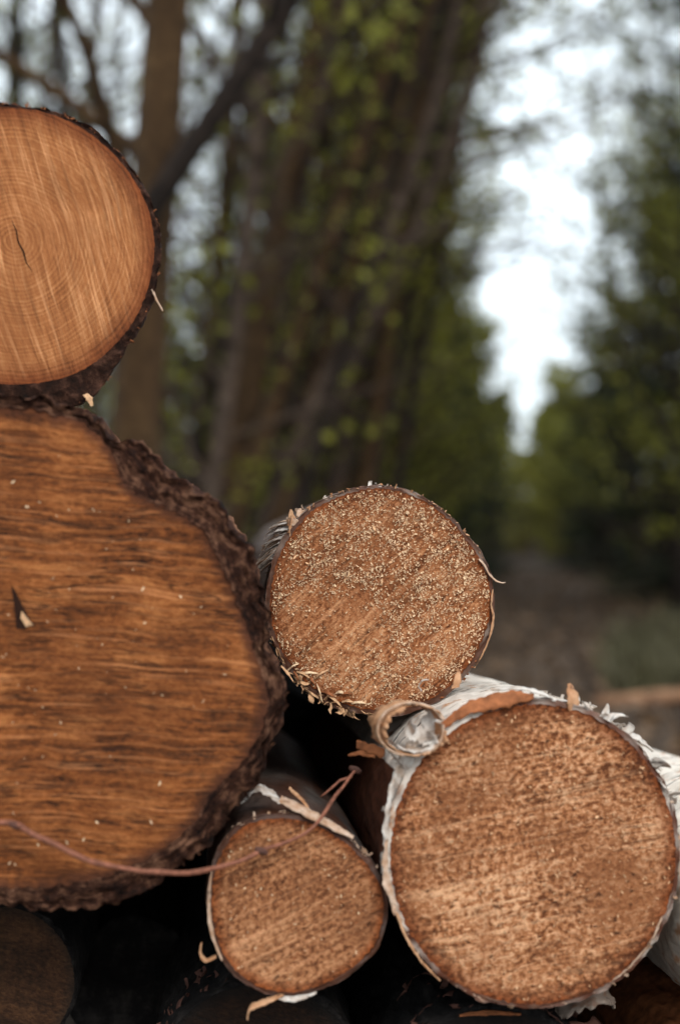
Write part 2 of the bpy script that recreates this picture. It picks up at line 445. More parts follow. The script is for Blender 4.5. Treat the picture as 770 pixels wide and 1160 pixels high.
def fringe(L, spans, count, mat, size=(.002, .006), seed=1, name='bark_fringe', outward=(.2, 1.0), back=.01):
    """ragged little shreds along the rim: one stuff part"""
    rnd = random.Random(seed); mb = MB()
    for _ in range(count):
        a0, a1 = rnd.choice(spans); th = math.radians(rnd.uniform(a0, a1))
        k = int((th + PI) / (2 * PI) * L['n']) % L['n']
        r = L['ro'][k]
        rad = Vector((math.cos(th), 0, math.sin(th))); tan = Vector((-math.sin(th), 0, math.cos(th)))
        s = rnd.uniform(*size) * rnd.choice((.5, .7, 1, 1.3))
        base = rad * (r - .0015) + Vector((0, rnd.uniform(-.001, back), 0))
        dr = (rad * rnd.uniform(*outward) + tan * rnd.uniform(-1, 1) + Vector((0, rnd.uniform(-.6, .5), 0))).normalized()
        bend = (dr + rad * rnd.uniform(-.6, .4) + tan * rnd.uniform(-.6, .6)).normalized()
        wd = (tan * rnd.uniform(.4, 1) + Vector((0, rnd.uniform(-1, 1), 0))).normalized()
        w = s * rnd.uniform(.12, .4)
        e_ = rnd.uniform(.05, 1.1); b2 = (bend + Vector((rnd.uniform(-.9, .9), rnd.uniform(-.9, .9), rnd.uniform(-.9, .9)))).normalized()
        ribbon([base, base + dr * s * .35, base + dr * s * .35 + bend * s * .35, base + dr * s * .35 + bend * s * .35 + b2 * s * rnd.uniform(.1, .5)], [w * rnd.uniform(.6, 1.2), w, w * rnd.uniform(.5, 1.1), w * e_], wd, .0004, mb, 3, 0., .0005)
    o = mb.build(name, M[mat], L['root']); o['kind'] = 'stuff'
    return o

# --- A : pale log on top at the left
LA = make_log('pale orange round log resting on top of the biggest log, thin dark bark', (20, 279), 1.16,
              [(20, 121), (50, 124), (85, 135), (118, 155), (146, 182), (166, 213), (178, 245), (182, 275), (178, 310), (168, 345), (150, 378), (129, 413), (112, 440), (88, 458), (30, 461),
               (-20, 456), (-70, 425), (-110, 385), (-135, 330), (-143, 279), (-135, 220), (-105, 170), (-70, 140), (-25, 123)],
              [(20, 126), (50, 129), (83, 140), (114, 160), (141, 187), (160, 217), (171, 247), (174, 275), (170, 308), (160, 341), (143, 371), (120, 397), (95, 416), (65, 428), (30, 434),
               (-20, 432), (-68, 414), (-105, 378), (-130, 328), (-138, 279), (-130, 222), (-101, 174), (-67, 145), (-23, 128)],
              M['wood_top'], M['bark_thin'], rough=.0022, lump=.0012, seed=1, length=2.2, yaw=.094, pitch=.113)
# --- B : the biggest log
LB = make_log('biggest log of the pile, deep orange face with horizontal saw marks and thick furrowed bark', (10, 742), 1.08,
              [(20, 450), (60, 453), (88, 463), (115, 482), (130, 500), (154, 503), (192, 535), (228, 560), (253, 585), (277, 615), (291, 650), (299, 700), (305, 745), (320, 775), (326, 800),
               (312, 838), (303, 868), (277, 905), (247, 942), (227, 972), (195, 988), (165, 1008), (120, 1025), (75, 1034), (40, 1028), (0, 1022),
               (-80, 1015), (-160, 985), (-230, 920), (-270, 830), (-280, 740), (-265, 650), (-215, 550), (-140, 485), (-60, 455)],
              [(20, 466), (60, 474), (92, 484), (117, 502), (128, 530), (135, 552), (168, 573), (200, 588), (226, 604), (241, 636), (257, 671), (270, 705), (280, 735), (291, 765), (297, 795),
               (291, 828), (266, 866), (231, 900), (215, 932), (185, 958), (135, 983), (75, 997), (0, 997),
               (-80, 990), (-150, 960), (-210, 900), (-248, 825), (-255, 740), (-243, 655), (-195, 565), (-130, 505), (-60, 475)],
              M['wood_big'], M['bark_thick'], rough=.002, lump=.0056, seed=2, length=2.6, n=520, facebow=.003, edge_noise=.003, dense=.25)
# --- C : the log in focus
def brown_c(th, y, kind):
    if kind == 'lip': return max(0., min(1., .95 + .8 * noise.noise(Vector((math.cos(th) * 5, 3, math.sin(th) * 5)))))
    return max(0., min(1., .55 + 1.1 * noise.noise(Vector((math.cos(th) * 2.4, y * 9, math.sin(th) * 2.4)))))
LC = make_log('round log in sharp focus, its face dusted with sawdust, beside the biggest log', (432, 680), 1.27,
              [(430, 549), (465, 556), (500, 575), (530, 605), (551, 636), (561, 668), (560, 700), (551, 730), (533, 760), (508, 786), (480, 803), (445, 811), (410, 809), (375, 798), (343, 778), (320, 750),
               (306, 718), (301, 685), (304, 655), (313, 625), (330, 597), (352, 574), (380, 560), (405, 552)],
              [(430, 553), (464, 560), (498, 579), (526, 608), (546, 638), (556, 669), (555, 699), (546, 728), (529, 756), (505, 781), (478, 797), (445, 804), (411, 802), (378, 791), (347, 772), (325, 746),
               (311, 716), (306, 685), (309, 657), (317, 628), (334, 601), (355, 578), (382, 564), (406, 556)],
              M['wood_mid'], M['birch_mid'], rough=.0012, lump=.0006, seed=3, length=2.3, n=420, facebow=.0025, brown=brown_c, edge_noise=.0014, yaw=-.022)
# --- D : white birch at the right
def brown_d(th, y, kind):
    d_ = math.degrees(th)
    if kind == 'lip' or y < .004:
        w_ = 1.0 if (d_ < -150 or d_ > 110) else 0.0      # white paper only on the left rim
        return max(0., min(1., (.9 - .8 * w_) + .7 * noise.noise(Vector((math.cos(th) * 7, 3, math.sin(th) * 7)))))
    left = 1.0 if (d_ > 150 or d_ < -100) else 0.0
    edge = .012 + .01 * noise.noise(Vector((th * 6, 0, 0)))
    return left * max(0., min(1., (y - edge) / .006))
LD = make_log('large round log with white peeling birch bark at the right, nearest of the birch logs', (605, 967), 1.13,
              ellipse_pts(605, 966, 170.5, 174, 72, .012, 3),
              ellipse_pts(605, 967, 164.5, 168, 72, .012, 3),
              M['wood_front'], M['birch'], rough=.0012, lump=.0014, seed=4, length=1.7, n=420, pitch=-.042, brown=brown_d, edge_noise=.0016)
# --- E : small log, bottom centre
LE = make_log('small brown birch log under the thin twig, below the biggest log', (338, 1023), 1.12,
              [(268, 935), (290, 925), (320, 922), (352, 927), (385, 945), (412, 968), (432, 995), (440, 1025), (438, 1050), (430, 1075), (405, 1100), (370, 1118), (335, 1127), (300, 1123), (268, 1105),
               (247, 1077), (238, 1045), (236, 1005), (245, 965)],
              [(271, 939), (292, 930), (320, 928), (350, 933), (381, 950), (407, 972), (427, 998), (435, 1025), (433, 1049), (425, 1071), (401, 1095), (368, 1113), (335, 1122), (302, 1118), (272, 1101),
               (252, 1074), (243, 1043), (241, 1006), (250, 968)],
              M['wood_small'], M['birch_shade'], rough=.0012, lump=.0008, seed=5, length=.7, pitch=-.03, n=320, brown=brown_c, edge_noise=.0012)
# --- G, H, I, J, K, L : logs underneath and beside; the lower ones have shade in their colour
LG = make_log('log in shadow, painted darker for it, under the left of the biggest log', (-4, 1110), 1.2, ellipse_pts(-4, 1112, 92, 90, 60, .05, 8), ellipse_pts(-4, 1112, 88, 86, 60, .05, 8),
              M['wood_half_shade'], M['bark_shade'], seed=6, rough=.002, lump=.001, length=2.4)
LH = make_log('bark covered log in shadow, painted darker for it, below the small brown log', (292, 1222), 1.19, ellipse_pts(292, 1222, 118, 112, 60, .04, 9), ellipse_pts(292, 1222, 112, 106, 60, .04, 9),
              M['wood_shade'], M['bark_shade'], seed=7, rough=.002, lump=.002, length=2.4)
LI = make_log('log with torn bark, painted darker for shade, under the white barked log', (560, 1286), 1.16, ellipse_pts(560, 1286, 150, 146, 60, .03, 10), ellipse_pts(560, 1286, 142, 138, 60, .03, 10),
              M['wood_shade'], M['bark_shade'], seed=8, rough=.003, lump=.003, length=2.4)
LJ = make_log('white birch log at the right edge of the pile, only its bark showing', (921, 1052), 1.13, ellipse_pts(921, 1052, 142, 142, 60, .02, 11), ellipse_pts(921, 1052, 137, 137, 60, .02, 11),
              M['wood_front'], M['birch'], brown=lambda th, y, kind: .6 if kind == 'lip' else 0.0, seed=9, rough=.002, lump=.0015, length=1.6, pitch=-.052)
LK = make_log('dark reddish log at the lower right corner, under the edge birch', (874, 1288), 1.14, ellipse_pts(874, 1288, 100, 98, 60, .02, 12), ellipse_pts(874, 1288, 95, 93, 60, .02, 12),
              M['wood_shade'], M['rust_bark'], seed=10, rough=.002, lump=.002, length=1.3, pitch=-.04)
LL = make_log('added filler log, painted black for shade, in the gap under the biggest log', (150, 1120), 1.42, ellipse_pts(150, 1120, 74, 80, 60, .02, 13), ellipse_pts(150, 1120, 70, 76, 60, .02, 13),
              M['bark_shade'], M['bark_shade'], seed=11, rough=.002, lump=.001, length=2.0)  # added log, stops light coming through the gap

LN = make_log('added filler log, painted black for shade, deep behind the small brown log', (300, 856), 1.9, ellipse_pts(300, 856, 80, 78, 60, .02, 15), ellipse_pts(300, 856, 77, 75, 60, .02, 15),
              M['bark_shade'], M['bark_shade'], seed=13, rough=.002, lump=.001, length=1.4)  # added log, closes the gap from behind so that it stays black
# --- details on A
fringe(LA, [(-70, 100)], 90, 'rust_bark', (.001, .004), 21)
def part(L, mb, name, mat, label=None, smooth=True):
    o = mb.build(name, M[mat], L['root'], smooth)
    if label: o['label'] = label
    return o
part(LA, ribbon([loc(LA, 172, 322, .002), loc(LA, 177, 334, .0), loc(LA, 184, 347, -.003)], [.0016, .0016, .0003], Vector((.5, .8, .2)), .0006), 'bark_shred', 'paper', 'pale pointed shred of bark')
part(LA, ribbon([loc(LA, 96, 445, -.001), loc(LA, 101, 450, -.004), loc(LA, 104, 458, -.004)], [.002, .003, .001], Vector((.8, .3, .3)), .0008), 'bark_shred', 'splinter')
cr = MB()
pts = [(14, 250), (19, 262), (21, 274), (27, 285), (30, 297), (37, 307)]
for i in range(len(pts) - 1):
    (x0, y0), (x1, y1) = pts[i], pts[i + 1]
    w0 = .15 + .65 * math.sin(PI * i / 5) * (1 + .4 * (i % 2)); w1 = .15 + .65 * math.sin(PI * (i + 1) / 5) * (1 + .4 * ((i + 1) % 2))
    cr.add([loc(LA, x0 - w0, y0, -.0045), loc(LA, x0 + w0, y0, -.0045), loc(LA, x1 + w1, y1, -.0045), loc(LA, x1 - w1, y1, -.0045)], [(0, 1, 2, 3)])
CRACKS = [(LA, cr)]

# --- details on B
crb = MB()
crb.add([loc(LB, 13, 662, 0), loc(LB, 19, 672, 0), loc(LB, 28, 690, 0), loc(LB, 37, 707, 0), loc(LB, 28, 713, 0), loc(LB, 19, 712, 0), loc(LB, 17, 690, 0)], [(0, 1, 2, 3, 4, 5, 6)])
CRACKS.append((LB, crb))
def inset(L, mb, mat='crack'):
    # an open check in the wood: lay its outline a hair in front of the bowed face
    me_v = []
    for v in mb.v:
        x, y, z = v
        seed = 1 if L is LA else 2
        fb = .002 if L is LA else .003
        b = fb * (noise.noise(Vector((x * 9, z * 9, seed))) + .35 * noise.noise(Vector((x * 40, z * 40, seed))))
        me_v.append((x, b - .0007, z))
    mb.v = me_v; mb.a = [0.0] * len(me_v)
    return mb.build('crack', M[mat], L['root'], False)
for L, mb in CRACKS: inset(L, mb)
chp = MB(); chp.add([loc(LB, 25, 692, 0), loc(LB, 38, 708, 0), loc(LB, 30, 710, 0), loc(LB, 24, 700, 0)], [(0, 1, 2, 3)])
o = inset(LB, chp, 'splinter'); o.name = 'splinter'; o.location.y = -.0012
chips(LB, 160, .9, (.001, .003), 22, 'dust')
fringe(LB, [(-75, 70)], 160, 'bark_thick', (.002, .006), 23, 'bark_scale', (.1, .8), .02)

# --- details on C
def wc(x, z, q):
    # a smoother patch at the lower left where the saw ridges show
    d2 = ((x + .042) / .046) ** 2 + ((z + .020) / .034) ** 2 + .9 * noise.noise(Vector((x * 60, z * 60, 1)))
    clump = .55 + .9 * noise.noise(Vector((x * 75, z * 75, 8)))
    return .06 if d2 < .8 else (.35 if d2 < 1.2 else max(.12, clump))
chips(LC, 9000, .985, (.0007, .0021), 31, 'dust', wc)
chips(LC, 220, .97, (.0022, .0042), 39, 'splinter', wc, 'splinters')
chips(LC, 1800, .98, (.0008, .0026), 32, 'rust_bark', wc, 'bark_crumb')
fringe(LC, [(20, 130)], 90, 'paper_tan', (.001, .0045), 33)
fringe(LC, [(75, 128)], 22, 'paper_white', (.002, .006), 37, 'bark_curls', (.1, .8), .012)
fringe(LC, [(128, 165)], 26, 'paper', (.003, .010), 34, 'bark_shreds', (.05, .5), .045)
fringe(LC, [(-160, -95)], 80, 'splinter', (.004, .012), 35, 'splinters', (-.5, .9), .008)
fringe(LC, [(-95, 20)], 60, 'rust_bark', (.001, .004), 36, 'bark_shreds')
# torn triangular flap at the upper left of the rim
part(LC, ribbon([loc(LC, 334, 606, .004), loc(LC, 331, 592, .002), loc(LC, 329, 577, .0)], [.008, .0055, .0006], Vector((.7, .6, .35)), .0009), 'bark_flap', 'paper_tan', 'pale torn flap of bark standing up')
rnd = random.Random(77); mb = MB(); mb2 = MB()
for i in range(64):      # long torn fibres fanning back from under the flap
    u = rnd.random(); v = rnd.random()
    p0 = loc(LC, 333 - 24 * u + rnd.uniform(-2, 2), 590 + 46 * u + rnd.uniform(-4, 4), .004 + .006 * v)
    p2 = loc(LC, 311 - 34 * u + rnd.uniform(-4, 4), 594 + 74 * u + rnd.uniform(-6, 8), .03 + .06 * v)
    p1 = p0.lerp(p2, .5) + Vector((rnd.uniform(-.002, .001), 0, rnd.uniform(0, .004)))
    w_ = rnd.uniform(.0007, .0019)
    ribbon([p0, p1, p2], [w_, w_ * 1.2, w_ * .3], Vector((rnd.uniform(.3, 1), rnd.uniform(-.3, .5), rnd.uniform(.0, .8))), .0004, mb if i % 3 else mb2, 5, 0., .0005)
for m_, mm in ((mb, 'paper_white'), (mb2, 'paper')):
    o = part(LC, m_, 'torn_fibres', mm); o['kind'] = 'stuff'
# curled hook at the right edge
part(LC, ribbon([loc(LC, 543, 633, -.001), loc(LC, 549, 640, -.003), loc(LC, 553, 649, -.003), loc(LC, 560, 656, -.002), loc(LC, 567, 660, -.002), loc(LC, 573, 660, -.003)],
                [.0025, .003, .003, .0022, .0016, .0008], Vector((.3, .8, .1)), .0006), 'bark_curl', 'paper', 'small pale hook of bark curling off the rim')
part(LC, ribbon([loc(LC, 559, 668, 0), loc(LC, 557, 684, -.002), loc(LC, 559, 702, -.002), loc(LC, 555, 722, -.001), loc(LC, 548, 740, 0), loc(LC, 538, 757, 0)],
                [.001, .0018, .0022, .0018, .0016, .0006], Vector((.5, .8, .1)), .0006), 'bark_strip', 'paper_tan')
rnd = random.Random(5)
for i in range(14):
    x0 = 318 + i * 6 + rnd.uniform(-3, 3); y0 = 752 + i * 3.4 + rnd.uniform(-4, 4)
    a = rnd.uniform(-.6, 1.3); l = rnd.uniform(9, 22)
    part(LC, ribbon([loc(LC, x0, y0, -.002), loc(LC, x0 + l * .5 * math.cos(a), y0 + l * .5 * math.sin(a) - 2, -.005), loc(LC, x0 + l * math.cos(a), y0 + l * math.sin(a), -.003)],
                    [.0008, .0014, .0004], Vector((.3, .5, .8)), .0006), 'splinter', ('splinter', 'dust', 'rust_bark')[i % 3])
# --- details on D
def wd_(x, z, q): return .35 + .65 * noise.noise(Vector((x * 40, z * 90, 3)))
chips(LD, 700, .97, (.0010, .0028), 41, 'splinter', wd_)
chips(LD, 350, .97, (.0012, .003), 42, 'rust_bark', None, 'bark_crumb')
fringe(LD, [(20, 75)], 80, 'paper_white', (.004, .013), 43, 'bark_fringe', (.1, 1.0), .05)
fringe(LD, [(75, 165)], 60, 'paper_white', (.003, .009), 44, 'bark_shreds', (.0, .6), .03)
fringe(LD, [(-150, 20)], 90, 'paper', (.0015, .005), 45, 'bark_scale', (.0, .6), .008)
# the big scroll of bark at the upper left of the rim
def spiral(L, cx, cy, r0, r1, a0, a1, n, y0, y1, sq=1.0):
    o = []
    for i in range(n):
        t = i / (n - 1); a = math.radians(a0 + (a1 - a0) * t); r = r0 + (r1 - r0) * t
        o.append(loc(L, cx + r * math.cos(a), cy - r * sq * math.sin(a), y0 + (y1 - y0) * t))
    return o
sp = spiral(LD, 462, 824, 37, 34, 20, 372, 16, -.002, -.003, .78)
part(LD, ribbon(sp, [.008] + [.0165] * 14 + [.010], Vector((-.26, .95, .06)), .0011, None, 6, 0., .0008), 'bark_curl', 'paper_tan', 'big tan scroll of peeled birch bark')
sp = spiral(LD, 462, 824, 38.5, 36, 20, 372, 16, -.0145, -.0155, .78)
part(LD, ribbon(sp, [.0016] * 16, Vector((-.26, .95, .06)), .0016, None, 6, 0., .0006), 'scroll_edge', 'paper')
sp = spiral(LD, 468, 832, 28, 17, 200, 385, 9, -.004, -.003, .62)
part(LD, ribbon(sp, [.012] * 9, Vector((-.2, .95, .1)), .0011, None, 6, 0., .0010), 'bark_curl', 'paper_white')
sp = spiral(LD, 478, 815, 18, 26, 200, 330, 7, .002, .002, .9)
part(LD, ribbon(sp, [.013] * 7, Vector((.3, .9, .3)), .0012, None, 4, 0., .0012), 'bark_flap', 'paper_white')
part(LD, ribbon([loc(LD, 500, 812, .006), loc(LD, 478, 838, -.002), loc(LD, 458, 862, .0), loc(LD, 446, 890, .003)], [.012, .010, .007, .003], Vector((.8, .35, -.5)), .0009, None, 4, 0., .002), 'bark_flap', 'paper_white')
part(LD, ribbon([loc(LD, 438, 846, .004), loc(LD, 446, 856, -.002), loc(LD, 456, 866, -.003)], [.006, .007, .004], Vector((.5, .6, -.6)), .0009, None, 4, 0., .001), 'bark_flap', 'paper_white')
part(LD, ribbon([loc(LD, 408, 845, .03), loc(LD, 420, 849, .018), loc(LD, 436, 852, .006)], [.003, .004, .004], Vector((.1, .4, .8)), .0007), 'bark_shred', 'rust_bark')
part(LD, ribbon([loc(LD, 398, 858, .03), loc(LD, 412, 855, .022), loc(LD, 426, 857, .012)], [.001, .002, .002], Vector((.1, .4, .8)), .0007), 'bark_shred', 'rust_bark')
# the white strip running down the left rim
part(LD, ribbon([loc(LD, 452, 864, .0), loc(LD, 444, 888, -.001), loc(LD, 438, 914, -.002), loc(LD, 435, 940, -.001), loc(LD, 436, 958, .0)], [.003, .0034, .0024, .0032, .0016], Vector((.75, .6, 0)), .0008, None, 10, 0., .0016), 'bark_strip', 'paper_white')
part(LD, ribbon([loc(LD, 437, 948, -.001), loc(LD, 434, 972, -.002), loc(LD, 437, 998, -.003), loc(LD, 443, 1016, -.003), loc(LD, 444, 1030, -.006)], [.0012, .0026, .0036, .0026, .0012], Vector((.75, .6, .1)), .0008, None, 10, 0., .0018), 'bark_strip', 'paper')
part(LD, ribbon([loc(LD, 444, 1020, .001), loc(LD, 456, 1052, .0), loc(LD, 474, 1082, .0), loc(LD, 496, 1106, .001)], [.0008, .0014, .0012, .0006], Vector((.6, .7, .1)), .0007, None, 10, 0., .001), 'bark_strip', 'paper_tan')
part(LD, ribbon([loc(LD, 690, 1112, .0), loc(LD, 716, 1092, -.001), loc(LD, 738, 1066, -.002), loc(LD, 752, 1040, .0)], [.0008, .0020, .0022, .0008], Vector((.6, .7, .1)), .0007, None, 10, 0., .0016), 'bark_strip', 'paper')
# loose sheet lifting along the upper left rim, reddish underside
part(LD, ribbon([loc(LD, 496, 826, -.001), loc(LD, 520, 808, -.003), loc(LD, 548, 797, -.004), loc(LD, 578, 792, -.003), loc(LD, 606, 790, -.001)], [.003, .005, .0065, .006, .002], Vector((.15, .3, 1)), .0009, None, 4, 0., .001),
     'bark_strip', 'rust_bark', 'reddish underside of a lifted sheet of bark')
part(LD, ribbon([loc(LD, 560, 783, .012), loc(LD, 590, 781, .004), loc(LD, 615, 786, .0), loc(LD, 632, 795, .001)], [.002, .004, .004, .001], Vector((.1, 1, .3)), .0008, None, 4, 0., .001), 'bark_strip', 'paper_white')
# upright tan flake on the top and others
part(LD, ribbon([loc(LD, 654, 806, .002), loc(LD, 652, 792, .0), loc(LD, 648, 776, .003)], [.0058, .0062, .0018], Vector((.9, .4, .1)), .0009, None, 4, 0., .0008), 'bark_flake', 'paper_tan', 'upright tan flake of bark')
part(LD, ribbon([loc(LD, 690, 822, .01), loc(LD, 693, 812, .008), loc(LD, 696, 800, .01)], [.006, .004, .0006], Vector((.9, .4, .1)), .0009), 'bark_flake', 'paper_white')
part(LD, ribbon([loc(LD, 528, 784, .05), loc(LD, 531, 774, .05), loc(LD, 533, 762, .055)], [.004, .0035, .0006], Vector((.9, .4, .1)), .0009), 'bark_flake', 'paper_tan')
part(LD, ribbon([loc(LD, 490, 788, .06), loc(LD, 486, 782, .055), loc(LD, 489, 775, .05), loc(LD, 496, 774, .05)], [.002, .002, .002, .001], Vector((.3, .9, .1)), .0007), 'bark_curl', 'paper_white')
part(LD, ribbon([loc(LD, 712, 842, .02), loc(LD, 724, 838, .016), loc(LD, 738, 842, .02), loc(LD, 752, 856, .02)], [.006, .009, .009, .004], Vector((.1, 1, .2)), .0009, None, 4, 0., .002), 'bark_flap', 'paper_white')
# --- details on E
def we(x, z, q): return .6
chips(LE, 130, .96, (.0008, .0022), 51, 'dust', we)
chips(LE, 260, .96, (.0012, .003), 52, 'rust_bark', we, 'bark_crumb')
fringe(LE, [(20, 140)], 50, 'paper', (.002, .007), 53)
part(LE, ribbon([loc(LE, 276, 912, .02), loc(LE, 292, 898, .022), loc(LE, 306, 902, .02), loc(LE, 318, 912, .01)], [.008, .011, .010, .006], Vector((.15, 1, .1)), .0009, None, 4, 0., .002), 'bark_flap', 'paper_white', 'white flap of birch bark lifting off the top')
part(LE, ribbon([loc(LE, 318, 908, .01), loc(LE, 345, 920, .0), loc(LE, 372, 934, -.002), loc(LE, 400, 950, -.003)], [.004, .005, .0045, .002], Vector((.3, .8, .5)), .0009, None, 4, 0., .001), 'bark_strip', 'paper')
part(LE, ribbon([loc(LE, 330, 900, .03), loc(LE, 345, 912, .012), loc(LE, 352, 922, .004)], [.002, .002, .001], Vector((.3, .8, .5)), .0008), 'bark_shred', 'paper_tan')
part(LE, ribbon([loc(LE, 246, 1080, .002), loc(LE, 234, 1083, -.003), loc(LE, 228, 1074, -.003), loc(LE, 229, 1064, -.002)], [.0035, .0035, .003, .0015], Vector((.1, 1, .1)), .0009), 'bark_curl', 'paper_tan', 'small tan curl of bark low on the left rim')
part(LE, ribbon([loc(LE, 322, 1124, .001), loc(LE, 300, 1131, -.003), loc(LE, 284, 1136, -.005), loc(LE, 280, 1148, -.006)], [.0025, .004, .004, .001], Vector((.1, 1, .4)), .0009, None, 4, 0., .001), 'bark_curl', 'paper_tan', 'tan shred of bark hanging below the log')
part(LE, ribbon([loc(LE, 312, 1127, 0.), loc(LE, 335, 1129, -.002), loc(LE, 358, 1123, -.001)], [.0015, .003, .001], Vector((.2, .8, .5)), .0008), 'bark_strip', 'paper_white')
part(LE, ribbon([loc(LE, 240, 985, 0.), loc(LE, 237, 1020, -.001), loc(LE, 241, 1055, -.001), loc(LE, 252, 1085, 0)], [.0008, .0018, .0018, .0006], Vector((.7, .7, 0)), .0007), 'bark_strip', 'paper')
# --- torn bark on the lower logs
fringe(LI, [(40, 130)], 70, 'knot', (.006, .02), 61, 'bark_scale', (.0, .7), .1)
part(LI, ribbon([loc(LI, 640, 1162, .03), loc(LI, 668, 1144, .02), loc(LI, 692, 1140, .02), loc(LI, 712, 1158, .03)], [.012, .016, .014, .004], Vector((.2, .8, .3)), .0012, None, 4, 0., .003), 'bark_flap', 'birch_mid', 'torn grey flap of bark')
part(LI, ribbon([loc(LI, 520, 1150, .0), loc(LI, 550, 1146, -.004), loc(LI, 590, 1150, -.002)], [.001, .003, .001], Vector((.2, .8, .3)), .0009), 'bark_strip', 'rust_bark')
fringe(LH, [(70, 170)], 50, 'knot', (.004, .012), 62, 'bark_scale', (.0, .7), .06)
part(LK, ribbon([loc(LK, 778, 1240, .02), loc(LK, 772, 1225, .01), loc(LK, 776, 1205, .02)], [.002, .003, .001], Vector((.6, .7, 0)), .0009), 'bark_strip', 'paper_tan')

# --- thin reddish twig hanging across the faces
tw = empty('twig', at(235, 985, 1.055))
tag(tw, 'thin reddish twig with dark nodes sagging across the biggest log and the small log', 'twig')
path = [(-40, 930, 1.055), (0, 932, 1.055), (20, 936, 1.054), (45, 950, 1.05), (85, 967, 1.046), (130, 981, 1.044), (180, 989, 1.05), (235, 986, 1.07), (270, 976, 1.09), (295, 964, 1.10), (325, 953, 1.103), (350, 940, 1.105), (372, 916, 1.115), (392, 886, 1.14), (402, 872, 1.16)]
P = [at(*p) for p in path]
fine = []
for i in range(len(P) - 1):
    p0, p1, p2, p3 = P[max(i - 1, 0)], P[i], P[i + 1], P[min(i + 2, len(P) - 1)]
    for s in range(5):
        t = s / 5
        fine.append(.5 * ((2 * p1) + (p2 - p0) * t + (2 * p0 - 5 * p1 + 4 * p2 - p3) * t * t + (3 * p1 - p0 - 3 * p2 + p3) * t ** 3))
fine.append(P[-1])
fine = [p + Vector((noise.noise(p * 35), 0, noise.noise(p * 35 + Vector((9, 0, 0))))) * .0022 for p in fine]
o0 = tw.location.copy()
mb = MB(); mb.tube([p - o0 for p in fine], [.0024 * (1 - .5 * i / len(fine)) * (1 + .30 * noise.noise(p * 60) + .15 * noise.noise(p * 260)) for i, p in enumerate(fine)], 10)
mb.build('stem', M['twig'], tw)
for (x, y, d) in ((18, 935, 1.054), (296, 964, 1.10), (402, 872, 1.16)):
    mb = MB(); c_ = at(x, y, d) - o0
    ax = Vector((.8, .1, -.35))
    mb.tube([c_ + ax * t for t in (-.006, -.003, 0, .003, .006)], [.0016, .0026, .0031, .0027, .0016], 9)
    mb.build('node', M['knot'], tw)
mb = MB()
pp = [at(398, 880, 1.15), at(385, 884, 1.145), at(375, 893, 1.14), at(368, 899, 1.138), at(362, 903, 1.14)]
mb.tube([p - o0 for p in pp], [.0013, .0012, .001, .0008, .0004], 7); mb.build('side_shoot', M['twig'], tw)

# ------------------------------------------------------------------ ground and path
def path_x(y): return .13 * y + .12
def gz(x, y):
    return gz0(x, y) + min(3.5, max(0., y - 56) * .04)
def gz0(x, y):
    off = abs(x - path_x(y)) - 1.1
    k = max(0., min(1., off / 1.5))
    return k * (.10 * noise.noise(Vector((x * .45, y * .45, 0))) + .05 * noise.noise(Vector((x * 1.7, y * 1.7, 4)))) + .10 * k if y > 3.2 else 0.0
T = NT('forest floor of leaf litter'); co = T.objco()
n1 = T.noise(co, .9, 6, .65); n2 = T.noise(co, 9, 6, .7)
col = T.ramp(T.math('ADD', T.math('MULTIPLY', n1, .5), T.math('MULTIPLY', n2, .5)), [(.36, (.012, .008, .006)), (.5, (.038, .026, .018)), (.66, (.085, .058, .038))])
col = T.mix(T.ramp(T.noise(co, .35, 4), [(.55, 0.), (.7, .6)]), col, (.035, .045, .016))
M['ground'] = T.bsdf(col, .95, T.bump(n2, .8, .03), .1)
T = NT('trodden earth track'); co = T.objco()
n1 = T.noise(T.mapping(co, scale=(1.5, .5, 1)), 1.4, 6, .65); n2 = T.noise(co, 14, 6, .7)
col = T.ramp(T.math('ADD', T.math('MULTIPLY', n1, .55), T.math('MULTIPLY', n2, .45)), [(.34, (.014, .009, .006)), (.5, (.048, .032, .022)), (.66, (.11, .078, .056))])
M['path'] = T.bsdf(col, .95, T.bump(n2, .7, .02), .1)

xs = sorted(set([-400, -250, -150, -90, -60] + [-40 + i * 1.0 for i in range(31)] + [-10 + i * .25 for i in range(120)] + [20 + i * 1.0 for i in range(30)] + [60, 90, 150, 250, 400]))
ys = sorted(set([-60, -30, -15, -8, -4, -2, 0, 2, 3.2] + [3.5 + i * .3 for i in range(80)] + [28 + i * 1.5 for i in range(50)] + [110, 140, 200, 300, 500, 800]))
mb = MB(); W_ = len(xs)
mb.add([(x, y, gz(x, y) if -12 < x < 22 and y < 100 else min(3.5, max(0., y - 56) * .04)) for y in ys for x in xs],
       [(j * W_ + i, j * W_ + i + 1, (j + 1) * W_ + i + 1, (j + 1) * W_ + i) for j in range(len(ys) - 1) for i in range(W_ - 1)])
g = mb.build('ground', M['ground']); tag(g, 'forest floor of dark leaf litter and earth', 'ground', None, 'structure')
mb = MB(); yy = [2.6 + i * .25 for i in range(60)] + [17.8 + i * 1.0 for i in range(39)]
vs = []
for y in yy:
    for i in range(13):
        u = i / 12 * 2 - 1
        e = 1.05 + .12 * noise.noise(Vector((0, y * .8, u * 2)))
        x = path_x(y) + u * e
        rut = -.012 * (math.exp(-((abs(u) - .55) / .15) ** 2))
        fade = min(1., max(0., (y - 2.6) / 1.5))      # the crown of the track dies out before the pile
        vs.append((x, y, .005 + fade * (.001 + (.03 + rut + .006 * noise.noise(Vector((x * 3, y * 3, 0)))) * (1 - u * u))))
mb.add(vs, [(j * 13 + i, j * 13 + i + 1, (j + 1) * 13 + i + 1, (j + 1) * 13 + i) for j in range(len(yy) - 1) for i in range(12)])
